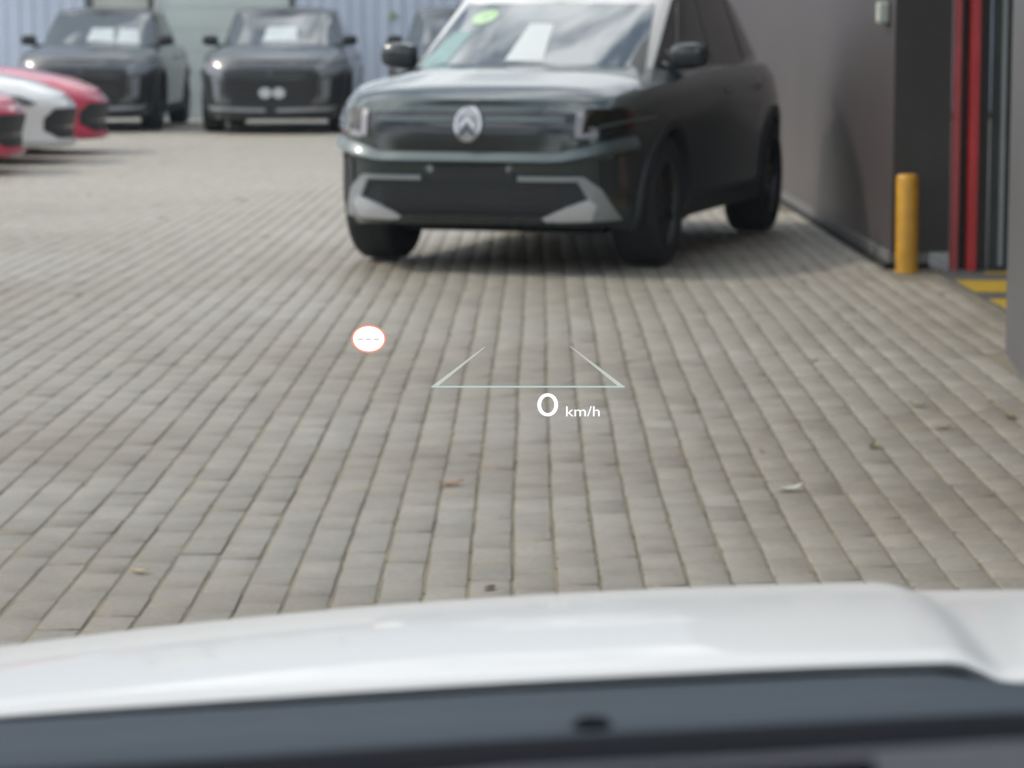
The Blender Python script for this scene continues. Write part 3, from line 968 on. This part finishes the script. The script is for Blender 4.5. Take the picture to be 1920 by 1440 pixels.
build('wall_sheet', corrugated(-26.0, -6.14, 0.0, 5.5), M['bluesheet'], far)
build('wall_sheet', corrugated(-3.12, 9.0, 0.0, 5.5), M['bluesheet'], far)
build('wall_sheet', corrugated(-6.14, -3.12, 3.3, 5.5), M['bluesheet'], far)
dr = box_obj('door', M['doorgrey'], far, -5.14, -3.20, 0.05, 0.11, 0.01, 3.2)
box_obj('side_door', M['doorbeige'], far, -6.02, -5.24, 0.04, 0.10, 0.01, 3.2)
for k in range(10):
    box_obj('door_slat', M['doorgrey'], dr, -5.13, -3.21, 0.035, 0.05, 0.03 + 0.317 * k, 0.03 + 0.317 * k + 0.30)
for x in (-6.14, -5.24, -3.20):
    box_obj('door_frame', M['frame'], far, x, x + (0.10 if x < -5.5 else 0.08), -0.02, 0.14, 0.0, 3.3)
box_obj('base_strip', M['frame'], far, -26, -6.14, -0.06, -0.04, 0, 0.12)
box_obj('base_strip', M['frame'], far, -3.12, 9, -0.06, -0.04, 0, 0.12)
bm = lathe([(0, -0.05), (0.045, -0.05), (0.05, -0.03), (0.05, 0.0)], 'y', 16, (-1.713, 39.955, 1.50))
tag(build('wall_sticker', bm, mat('faded yellow green plastic', (0.36, 0.42, 0.20), 0.5, 0, 0, 0.1, 9)), 'small round yellow green marker on the pale blue wall', 'marker')

# ------------------------------------------------------------------ the brown building on the right with its open bay
M['wall'] = mat('dark brown grey panel', (0.072, 0.060, 0.061), 0.46, 0.0, 0.0, 0.10, 1.2, 0.02, spec=0.6)
M['reveal'] = mat('door reveal paint', (0.036, 0.034, 0.034), 0.6, 0, 0, 0.2, 4)
M['base'] = mat('grey base strip', (0.15, 0.15, 0.15), 0.6, 0, 0, 0.15, 6)
M['gapdark'] = mat('black gap seal', (0.020, 0.021, 0.018), 0.9, 0, 0, 0.3, 8)
M['redpaint'] = mat('red painted steel', (0.45, 0.015, 0.020), 0.4, 0, 0.2, 0.12, 6)
M['pinkpaint'] = mat('faded red painted steel', (0.36, 0.05, 0.055), 0.45, 0, 0.2, 0.12, 6)
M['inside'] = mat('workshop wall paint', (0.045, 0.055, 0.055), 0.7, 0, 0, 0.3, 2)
M['nearwall'] = mat('grey wall paint', (0.092, 0.090, 0.094), 0.5, 0, 0, 0.05, 2)
M['concrete'] = mat('smooth concrete', (0.27, 0.27, 0.255), 0.75, 0, 0, 0.12, 5)
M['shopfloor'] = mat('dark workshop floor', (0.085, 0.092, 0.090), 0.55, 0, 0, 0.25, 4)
M['yellow'] = mat('yellow floor paint', (0.40, 0.27, 0.02), 0.55, 0, 0, 0.12, 9)
M['bollard'] = mat('yellow bollard paint', (0.56, 0.29, 0.025), 0.45, 0, 0.15, 0.16, 14)

shop = empty('workshop', (1.985, 14.38, 0))
tag(shop, 'dark brown panelled workshop building with an open bay on the right side', 'building')
box_obj('wall', M['wall'], shop, 0.0, 0.30, 0.0, 24.5, 0.09, 5.2)
box_obj('base_strip', M['base'], shop, -0.012, 0.20, -0.004, 24.5, 0.035, 0.088)
box_obj('gap_seal', M['gapdark'], shop, -0.030, 0.20, 0.004, 24.5, -0.01, 0.033)
box_obj('wall', M['reveal'], shop, 0.004, 0.300, -0.006, -0.001, 0.09, 3.4)['label'] = 'near black end face of the wall at the bay'
box_obj('wall', M['wall'], shop, 0.0, 0.30, -3.9, -0.01, 3.4, 5.2)
box_obj('door_frame', M['pinkpaint'], shop, 0.306, 0.338, -0.06, 0.02, 0.0, 3.35)['label'] = 'faded red door frame post'
box_obj('door_frame', M['redpaint'], shop, 0.384, 0.428, -0.10, -0.02, 0.0, 3.35)['label'] = 'bright red door frame post'
box_obj('door_track', M['reveal'], shop, 0.348, 0.50, 0.0, 0.05, 0.0, 3.35)
pn = box_obj('glass_panel', M['inside'], shop, 0.51, 0.80, -0.02, 0.03, 0.0, 3.3)
box_obj('panel_rail', M['greytrim'], pn, 0.555, 0.575, -0.035, -0.021, 0.02, 3.3)
box_obj('rear_wall', M['inside'], shop, 4.0, 4.2, -6.0, 0.3, 0.0, 3.4)
box_obj('end_wall', M['inside'], shop, 0.80, 4.0, 0.1, 0.3, 0.0, 3.4)
box_obj('ceiling', M['inside'], shop, 0.30, 4.2, -6.0, 0.3, 3.4, 3.5)
box_obj('bay_floor', M['shopfloor'], shop, 0.205, 4.0, -6.0, 0.1, -0.03, 0.002)
for y0, y1, xa in ((-2.24, -1.68, 0.225), (-1.33, -0.72, 0.225), (-0.33, -0.20, 0.45)):
    box_obj('floor_stripe', M['yellow'], shop, xa, 2.6, y0, y1, 0.003, 0.006)

nearw = empty('wall', (1.896, 10.506, 0), -R(5.8))
tag(nearw, 'plain grey wall end closest to the viewer at the right edge', 'wall')
box_obj('wall_panel', M['nearwall'], nearw, 0.0, 0.32, -4.0, 0.0, 0.012, 3.4)
box_obj('base_strip', M['base'], nearw, 0.002, 0.318, -3.998, -0.002, -0.03, 0.0115)

# bollard
b0 = empty('bollard', (2.043, 14.21, 0))
tag(b0, 'round yellow bollard guarding the corner of the workshop bay', 'bollard')
b0.rotation_euler = (0, R(-0.5), 0)
build('post', lathe([(0, -0.01), (0.057, -0.01), (0.057, 0.485), (0.054, 0.498), (0.045, 0.505), (0, 0.507)], 'z', 36), M['bollard'], b0, R(50))
build('base_ring', lathe([(0.0575, 0.0), (0.062, 0.0), (0.062, 0.008), (0.0575, 0.010)], 'z', 36), M['bollard'], b0)

# call box on the wall
cb = empty('call_box', (1.984, 14.62, 1.335))
tag(cb, 'small cream call box on the brown wall above the bollard', 'box')
box_obj('housing', mat('cream plastic', (0.44, 0.47, 0.42), 0.5, 0, 0, 0.05, 9), cb, -0.060, 0.0, -0.05, 0.07, -0.055, 0.055, 0.012)
box_obj('backplate', M['blackplastic'], cb, -0.008, 0.001, -0.09, 0.10, -0.07, 0.07, 0.002)

# ------------------------------------------------------------------ parked cars
green_suv()
H = -math.pi / 2
dark_suv((-2.97, 34.0 + 2.3, 0.004), H, 'charcoal suv in the middle of the row with two white tags on its grille', [(-0.26, 0.30, 0.12, 0.56)])
o = None
for ob in COL.objects:
    if ob.get('label', '').startswith('charcoal suv in the middle'):
        o = ob
for s_ in (-1, 1):
    build('paper_tag', shell(disc(None, 0.084 * s_ + 0.02, 0.505, 0.078, 0.066, 18), DB.front, 0.034, 0.012, 0.1), M['paper'], o)['label'] = 'round white tag on the grille'
dark_suv((-5.40, 34.6 + 2.3, 0.004), H, 'charcoal suv standing behind the noses of the red and white sedans', [(-0.14, 0.30, 0.12, 0.52), (0.36, 0.72, 0.12, 0.52)])
dark_suv((-0.62, 34.2 + 2.3, 0.004), H, 'charcoal suv mostly hidden behind the white pillar of the green suv')
sedan((-4.37 - 2.38, 24.75, 0.004), R(-5), M['red'], 'red sedan closest to the camera at the left edge')
sedan((-4.24 - 2.38, 26.85, 0.004), R(-5), M['carwhite'], 'white sedan standing between the two red ones')
sedan((-4.23 - 2.38, 28.95, 0.004), R(-5), M['red'], 'red sedan behind the white one, its nose before the charcoal suv')

# ------------------------------------------------------------------ the white car one looks out of
own = empty('car', (0.45, 0.6, 0))
tag(own, 'white car one looks out of, its bonnet and dark dashboard along the bottom', 'car')
M['ownwhite'] = mat('glossy white bonnet paint', (0.55, 0.555, 0.56), 0.42, 0.0, 0.4, 0.015, 2.0, spec=0.3)
M['cowl'] = mat('grey cowl plastic', (0.040, 0.052, 0.066), 0.7, 0, 0, 0.08, 12, spec=0.1)
M['dash'] = mat('soft grey dashboard skin', (0.060, 0.062, 0.076), 0.7, 0, 0, 0.06, 120, 0.05, spec=0.15)
M['black'] = mat('black frit', (0.006, 0.007, 0.010), 0.9, 0, 0, 0, 9, spec=0.05)


def soft(x, px, pz, w=0.05):
    return float(np.mean(np.interp(x + np.linspace(-w, w, 21), px, pz)))


def zr(x):
    return soft(x, [-0.75, -0.62, -0.286, -0.143, 0.0, 0.142, 0.235, 0.45], [0.79, 0.815, 0.847, 0.857, 0.8665, 0.874, 0.8775, 0.8800])


def zf(x):
    return soft(x, [-0.75, -0.62, -0.38, -0.281, -0.19, -0.095, 0.0, 0.095, 0.189, 0.27, 0.45], [0.71, 0.735, 0.769, 0.7825, 0.7925, 0.8015, 0.808, 0.813, 0.8165, 0.8185, 0.8200])


def bonnet_z(x, y):
    if x > 0.45:
        x = 0.90 - x
    a, b = zr(x), zf(x)
    sg = (EYE - b) / 2.0
    d = a - b
    be = (0.5 * sg - d) * 4
    al = sg - be
    q = y - 1.5
    z = a - al * q - be * q * q
    # the power dome ends in a step that runs forward and slightly outward
    e = 0.2615 + 0.045 * q
    t = min(1.0, max(0.0, (x - e + 0.016) / 0.032))
    t = t * t * (3 - 2 * t)
    return z - t * (0.0120 - 0.010 * q)


bm = bmesh.new()
xs = sorted(set([round(v, 4) for v in np.linspace(-0.60, 1.50, 106)] + [0.235, 0.244, 0.252, 0.260, 0.268, 0.275, 0.283, 0.29, 0.298]))
ys = [1.5, 1.504, 1.51] + list(np.linspace(1.53, 2.45, 34))
grid = []
first = []
for x in xs:
    first.append(bm.verts.new((x, 1.506, bonnet_z(x, 1.5) - 0.010)))
grid.append(first)
for y in ys:
    grid.append([bm.verts.new((x, y, bonnet_z(x, y) - (0.004 if y == 1.5 else 0.001 if y == 1.504 else 0.0))) for x in xs])
grid.append([bm.verts.new((x, 2.50, bonnet_z(x, 2.45) - 0.10)) for x in xs])
grid.append([bm.verts.new((x, 2.48, 0.40)) for x in xs])
for A, Bq in zip(grid, grid[1:]):
    for k in range(len(xs) - 1):
        bm.faces.new((A[k], A[k + 1], Bq[k + 1], Bq[k]))
bmesh.ops.recalc_face_normals(bm, faces=bm.faces)
bon = build('bonnet', bm, M['ownwhite'], own, R(40))
bon.matrix_parent_inverse = Matrix.Translation((-0.45, -0.6, 0))


def own_part(name, bm, m, parent=None, smooth=None):
    o = build(name, bm, m, parent or own, smooth)
    if parent is None:
        o.matrix_parent_inverse = Matrix.Translation((-0.45, -0.6, 0))
    return o


# cowl moulding
for x0, x1 in ((-0.60, 1.50),):
    bm = bmesh.new()
    rows_ = []
    for y, dz_ in ((1.58, -0.020), (1.498, -0.013), (1.44, -0.003), (1.36, 0.010), (1.26, 0.032), (1.185, 0.046), (1.165, 0.046), (1.150, 0.010)):
        rows_.append([bm.verts.new((x, y, np.interp(x, [-0.6, -0.22, 0.0, 0.219, 0.25, 0.285, 1.5], [0.835, 0.857, 0.870, 0.8805, 0.880, 0.873, 0.875]) + dz_)) for x in np.linspace(x0, x1, 64)])
    for A, Bq in zip(rows_, rows_[1:]):
        for k in range(63):
            bm.faces.new((A[k], A[k + 1], Bq[k + 1], Bq[k]))
    bmesh.ops.recalc_face_normals(bm, faces=bm.faces)
    own_part('cowl_panel', bm, M['cowl'], None, R(40))
nz_ = lathe([(0.0, 0.014), (0.007, 0.0125), (0.0115, 0.007), (0.0125, -0.02)], 'z', 18, (0.0355, 1.185, 0.9080))
own_part('washer_nozzle', nz_, M['black'], None, R(50))
# black band at the foot of the glass
bm = bmesh.new()
rows_ = []
for y, dz_ in ((1.150, -0.020), (1.150, 0.004), (1.10, 0.020), (1.02, 0.030), (0.985, 0.026)):
    rows_.append([bm.verts.new((x, y, np.interp(x, [-0.6, -0.22, 0.0, 0.219, 1.5], [0.888, 0.899, 0.914, 0.926, 0.93]) + dz_)) for x in np.linspace(-0.6, 1.5, 30)])
for A, Bq in zip(rows_, rows_[1:]):
    for k in range(29):
        bm.faces.new((A[k], A[k + 1], Bq[k + 1], Bq[k]))
bmesh.ops.recalc_face_normals(bm, faces=bm.faces)
own_part('frit_band', bm, M['black'], None, R(40))


def dz_dash(x):
    return np.interp(x, [-0.6, -0.068, 0.0, 0.091, 0.181, 1.5], [0.917, 0.9540, 0.9610, 0.9655, 0.9710, 0.982])


bm = bmesh.new()
xs2 = list(np.linspace(-0.60, -0.01, 18)) + list(np.linspace(0.0, 0.20, 12)) + list(np.linspace(0.24, 1.5, 18))
rows_ = []
for y, d in ((0.985, -0.06), (0.980, -0.015), (0.970, -0.005), (0.955, 0.0), (0.945, -0.0005), (0.92, -0.004), (0.90, -0.007), (0.82, -0.018), (0.60, -0.05), (0.40, -0.09)):
    rows_.append([bm.verts.new((x, y, dz_dash(x) + d)) for x in xs2])
for i, (A, Bq) in enumerate(zip(rows_, rows_[1:])):
    for k in range(len(xs2) - 1):
        xm = (xs2[k] + xs2[k + 1]) / 2
        ym = (A[k].co.y + Bq[k].co.y) / 2
        if 0.0 < xm < 0.127 + (0.945 - ym) * 0.55 and 0.5 < ym < 0.948:
            continue                                            # opening of the projector well
        bm.faces.new((A[k], A[k + 1], Bq[k + 1], Bq[k]))
bmesh.ops.recalc_face_normals(bm, faces=bm.faces)
dash = own_part('dashboard', bm, M['dash'], None, R(40))
bm = bmesh.new()
box(bm, -0.02, 0.40, 0.50, 0.944, 0.86, 0.90)
own_part('projector_well', bm, M['black'])
# the windscreen pane
bm = bmesh.new()
n_ = 12
A, Bq = [], []
for k in range(n_ + 1):
    x = -0.42 + 1.74 * k / n_
    bow = -0.10 * ((x - 0.45) / 0.87) ** 2
    A.append([bm.verts.new((x, 1.135 + bow, 0.945)), bm.verts.new((x, 1.135 + bow, 0.950))])
    Bq.append([bm.verts.new((x * 0.93 + 0.03, 0.22 + bow, 1.50)), bm.verts.new((x * 0.93 + 0.03, 0.22 + bow, 1.505))])
for k in range(n_):
    for j, fl in ((0, False), (1, True)):
        vs = (A[k][j], A[k + 1][j], Bq[k + 1][j], Bq[k][j])
        bm.faces.new(tuple(reversed(vs)) if fl else vs)
gm = bpy.data.materials.new('clear windscreen glass')
gm.use_nodes = True
gn, gl = nodes(gm)
gn.remove(gn['Principled BSDF'])
tb = gn.new('ShaderNodeBsdfTransparent'); tb.inputs['Color'].default_value = (0.975, 0.98, 0.97, 1)
gl.new(tb.outputs[0], gn['Material Output'].inputs['Surface'])
own_part('windscreen', bm, gm)

# ------------------------------------------------------------------ the head-up display image, floating at its optical distance
def glow(name, col, strength, fade=None):
    m = bpy.data.materials.new(name)
    m.use_nodes = True
    n, l = nodes(m)
    n.remove(n['Principled BSDF'])
    e = n.new('ShaderNodeEmission')
    e.inputs['Color'].default_value = (*col, 1)
    e.inputs['Strength'].default_value = strength
    tr = n.new('ShaderNodeBsdfTransparent')
    mix = n.new('ShaderNodeMixShader')
    mix.inputs[0].default_value = 1.0
    if fade:
        t = n.new('ShaderNodeTexCoord'); s = n.new('ShaderNodeSeparateXYZ'); r = n.new('ShaderNodeMapRange')
        l.new(t.outputs['Object'], s.inputs[0]); l.new(s.outputs['Z'], r.inputs['Value'])
        r.inputs['From Min'].default_value, r.inputs['From Max'].default_value = fade[0], fade[1]
        r.inputs['To Min'].default_value, r.inputs['To Max'].default_value = fade[2], fade[3]
        l.new(r.outputs[0], mix.inputs[0])
    l.new(tr.outputs[0], mix.inputs[1]); l.new(e.outputs[0], mix.inputs[2])
    l.new(mix.outputs[0], n['Material Output'].inputs['Surface'])
    return m


HX, HY, HZ = 0.0, 3.5, 0.78
hud = empty('head_up_display', (HX, HY, HZ))
tag(hud, 'projected head-up display reading 0 km/h with lane guide and round sign', 'display')
G_white = glow('display white', (0.97, 0.97, 1.0), 1.5)
G_red = glow('display red', (1.0, 0.36, 0.24), 1.15)
G_grey = glow('display grey', (0.50, 0.50, 0.50), 1.15)
G_cyan = glow('display pale cyan', (0.60, 0.80, 0.76), 1.05)
G_lane = glow('display lane', (0.70, 0.76, 0.71), 1.05, (-0.006, 0.044, 0.95, 0.35))
PXM = 3.5 / 5160 * 1.0086            # metres per photo pixel at the image


def flat(polys, d=0.0):
    bm = bmesh.new()
    for p in polys:
        top = [bm.verts.new((x, -d, z)) for x, z in p]
        low = [bm.verts.new((x, -d + 0.0004, z)) for x, z in p]
        bm.faces.new(top)
        bm.faces.new(list(reversed(low)))
        for k in range(len(p)):
            bm.faces.new((top[k], low[k], low[(k + 1) % len(p)], top[(k + 1) % len(p)]))
    bmesh.ops.recalc_face_normals(bm, faces=bm.faces)
    return bm


def hp(u, v):
    """display pixels to display metres (the display stands square to the driver)."""
    return ((u - 960) * PXM, (730 - v) * PXM + 0.7725 - HZ - 0.0025)


def ell(u, v, a, b, n=48):
    return [hp(u + a * math.cos(2 * math.pi * k / n), v + b * math.sin(2 * math.pi * k / n)) for k in range(n)]


def annulus(u, v, a, b, w, wv, n=48):
    o_, i_ = ell(u, v, a, b, n), ell(u, v, a - w, b - wv, n)
    return [[o_[k], o_[(k + 1) % n], i_[(k + 1) % n], i_[k]] for k in range(n)]


sg = build('speed_sign', flat([ell(692, 636.5, 29.5, 23.8)]), G_white, hud)
build('sign_ring', flat(annulus(692, 636.5, 32.5, 26.4, 3.2, 2.8)), G_red, sg)
for u in (676.5, 691.5, 706.5):
    build('dash_mark', flat([[hp(u - 5, 636.2), hp(u + 5, 636.2), hp(u + 5, 638.0), hp(u - 5, 638.0)]], 0.0008), G_grey, sg)
build('lane_line', flat([[hp(809, 725.2), hp(1171, 725.2), hp(1171, 728.2), hp(809, 728.2)]], 0.0006), G_cyan, hud)
build('lane_line', flat([[hp(811, 725), hp(907, 652), hp(910.5, 652), hp(822, 725)]]), G_lane, hud)
build('lane_line', flat([[hp(1169, 725), hp(1070, 650), hp(1066.5, 650), hp(1158, 725)]]), G_lane, hud)
build('speed_digit', flat(annulus(1027, 761, 19.6, 21.8, 7.3, 6.0)), G_white, hud)
tcv = bpy.data.curves.new('unit_text', 'FONT')
tcv.body = 'km/h'
tcv.resolution_u = 6
to = bpy.data.objects.new('unit_text', tcv)
COL.objects.link(to)
bpy.context.view_layer.update()
me = bpy.data.meshes.new_from_object(to.evaluated_get(bpy.context.evaluated_depsgraph_get()))
bpy.data.objects.remove(to)
co = np.empty(len(me.vertices) * 3); me.vertices.foreach_get('co', co); co = co.reshape(-1, 3)
lo, hi = co.min(0), co.max(0)
p0, p1 = hp(1061.5, 783), hp(1124.5, 763.5)
new = np.zeros_like(co)
new[:, 0] = p0[0] + (co[:, 0] - lo[0]) / (hi[0] - lo[0]) * (p1[0] - p0[0])
new[:, 2] = p0[1] + (co[:, 1] - lo[1]) / (hi[1] - lo[1]) * (p1[1] - p0[1])
me.vertices.foreach_set('co', new.reshape(-1))
me.materials.clear(); me.materials.append(G_white)
me.update()
link(bpy.data.objects.new('unit_text', me), hud)

# ------------------------------------------------------------------ leaves and crumbs on the paving
def leaf(name, label, cat, x, y, size, col, curl, rz, slim=0.45):
    bm = bmesh.new()
    rows_ = []
    size *= 1.25
    curl *= 0.55
    for i in range(7):
        t = i / 6
        w = slim * math.sin(math.pi * min(1, t * 0.96 + 0.02)) ** 0.8
        row = []
        for j in (-1, -0.5, 0, 0.5, 1):
            row.append(bm.verts.new(((t - 0.5) * size, j * w * size * 0.5, size * (curl * (2 * t - 1) ** 2 + 0.35 * curl * j * j * (0.4 + t)) + 0.002)))
        rows_.append(row)
    for A, Bq in zip(rows_, rows_[1:]):
        for k in range(4):
            bm.faces.new((A[k], A[k + 1], Bq[k + 1], Bq[k]))
    r_ = bmesh.ops.solidify(bm, geom=bm.faces[:], thickness=0.0006)
    o = build(name, bm, mat('dry leaf', col, 0.7, 0, 0, 0.25, 60), None, R(60))
    o.location = (x, y, 0.003)
    o.rotation_euler = (0, 0, R(rz))
    return tag(o, label, cat, 'dry leaves fallen on the paving')


leaf('fallen_leaf', 'curled orange brown leaf below the lane guide', 'leaf', -0.17, 7.40, 0.062, (0.42, 0.27, 0.17), 0.22, 20)
leaf('fallen_leaf', 'pale tan leaf on the paving left above the bonnet', 'leaf', -0.85, 6.18, 0.045, (0.66, 0.55, 0.36), 0.20, -30)
leaf('fallen_leaf', 'whitish curled leaf on the paving beside an orange sliver', 'leaf', 0.745, 7.32, 0.066, (0.66, 0.66, 0.58), 0.25, 15)
leaf('fallen_leaf', 'thin orange leaf sliver next to the whitish leaf', 'leaf', 0.785, 7.47, 0.040, (0.55, 0.28, 0.16), 0.10, 5, 0.25)
leaf('fallen_leaf', 'olive leaf with a pale edge, lowest of the green ones at right', 'leaf', 1.074, 8.10, 0.052, (0.30, 0.29, 0.17), 0.25, 70)
leaf('fallen_leaf', 'pale green leaf on the paving near the grey wall end', 'leaf', 1.341, 9.02, 0.062, (0.42, 0.44, 0.30), 0.22, 130)
leaf('fallen_leaf', 'olive brown leaf just below the pale green leaf', 'leaf', 1.341, 8.48, 0.052, (0.27, 0.25, 0.13), 0.22, 10)
leaf('fallen_leaf', 'small brown leaf highest on the open paving at right', 'leaf', 1.13, 10.25, 0.046, (0.25, 0.22, 0.15), 0.22, 40)
leaf('fallen_leaf', 'dark olive crumb of leaf at the edge of the bonnet', 'leaf', -0.050, 5.99, 0.030, (0.16, 0.13, 0.06), 0.15, 60, 0.7)
leaf('fallen_leaf', 'tan leaf scrap in the joint above the curled orange leaf', 'leaf', -0.112, 7.95, 0.040, (0.44, 0.36, 0.24), 0.12, 10, 0.3)
leaf('fallen_leaf', 'reddish leaf scrap in a joint left of the whitish leaf', 'leaf', 0.735, 8.02, 0.026, (0.42, 0.22, 0.15), 0.12, 80, 0.5)
leaf('fallen_leaf', 'olive leaf at the foot of the grey wall end', 'leaf', 1.60, 8.75, 0.060, (0.30, 0.28, 0.14), 0.15, 100)
leaf('fallen_leaf', 'rust coloured leaf in the angle by the brown wall', 'leaf', 1.62, 14.3, 0.06, (0.34, 0.16, 0.09), 0.2, 10)
leaf('fallen_leaf', 'pale dry leaf beside the foot of the yellow bollard', 'leaf', 2.17, 14.12, 0.06, (0.45, 0.42, 0.36), 0.3, 10)

# grit and crumbs caught in the joints and along the foot of the wall
bm = bmesh.new()
for k in range(1500):
    if k < 380:
        y = random.uniform(11.0, 20.0) if k < 120 else random.uniform(14.4, 20.0)
        x = 1.86 + random.gauss(0, 0.05) if y > 14.3 else random.uniform(1.2, 1.9)
    else:
        y = random.uniform(5.8, 12.0)
        x = min(1.75, random.triangular(-1.3, 1.8, 1.7) * min(1.0, y / 9.0))
        ci = round((x - wob(x, y) - (PX0 - 0.4) - 0.0495) / 0.099)
        x = PX0 - 0.4 + 0.099 * ci + 0.0495
        x = float(x + wob(x, y)) + random.gauss(0, 0.004)
    r_ = random.uniform(0.0015, 0.0045) * (1.6 if k < 380 else 1.0)
    vs = [bm.verts.new((x + r_ * random.uniform(0.7, 1.5) * math.cos(a), y + r_ * random.uniform(0.7, 2.2) * math.sin(a), -0.003 if q == 0 else 0.0)) for a, q in ((0, 0), (2.1, 0), (4.2, 0))]
    tp = bm.verts.new((x, y, r_ * 1.1 - 0.001))
    for i in range(3):
        bm.faces.new((vs[i], vs[(i + 1) % 3], tp))
bmesh.ops.recalc_face_normals(bm, faces=bm.faces)
gr = build('grit', bm, mat('olive grit', (0.19, 0.165, 0.095), 0.9, 0, 0, 0.4, 3), pav)
gr['kind'] = 'stuff'

# ------------------------------------------------------------------ thin haze over the yard
hm = bpy.data.materials.new('thin haze')
hm.use_nodes = True
hn, hl = nodes(hm)
hn.remove(hn['Principled BSDF'])
pv = hn.new('ShaderNodeVolumePrincipled')
pv.inputs['Color'].default_value = (0.72, 0.86, 1.0, 1)
pv.inputs['Density'].default_value = 0.0005
hl.new(pv.outputs[0], hn['Material Output'].inputs['Volume'])
tag(box_obj('haze', hm, None, -155, 155, -155, 155, -1.03, 7.0), kind='stuff')
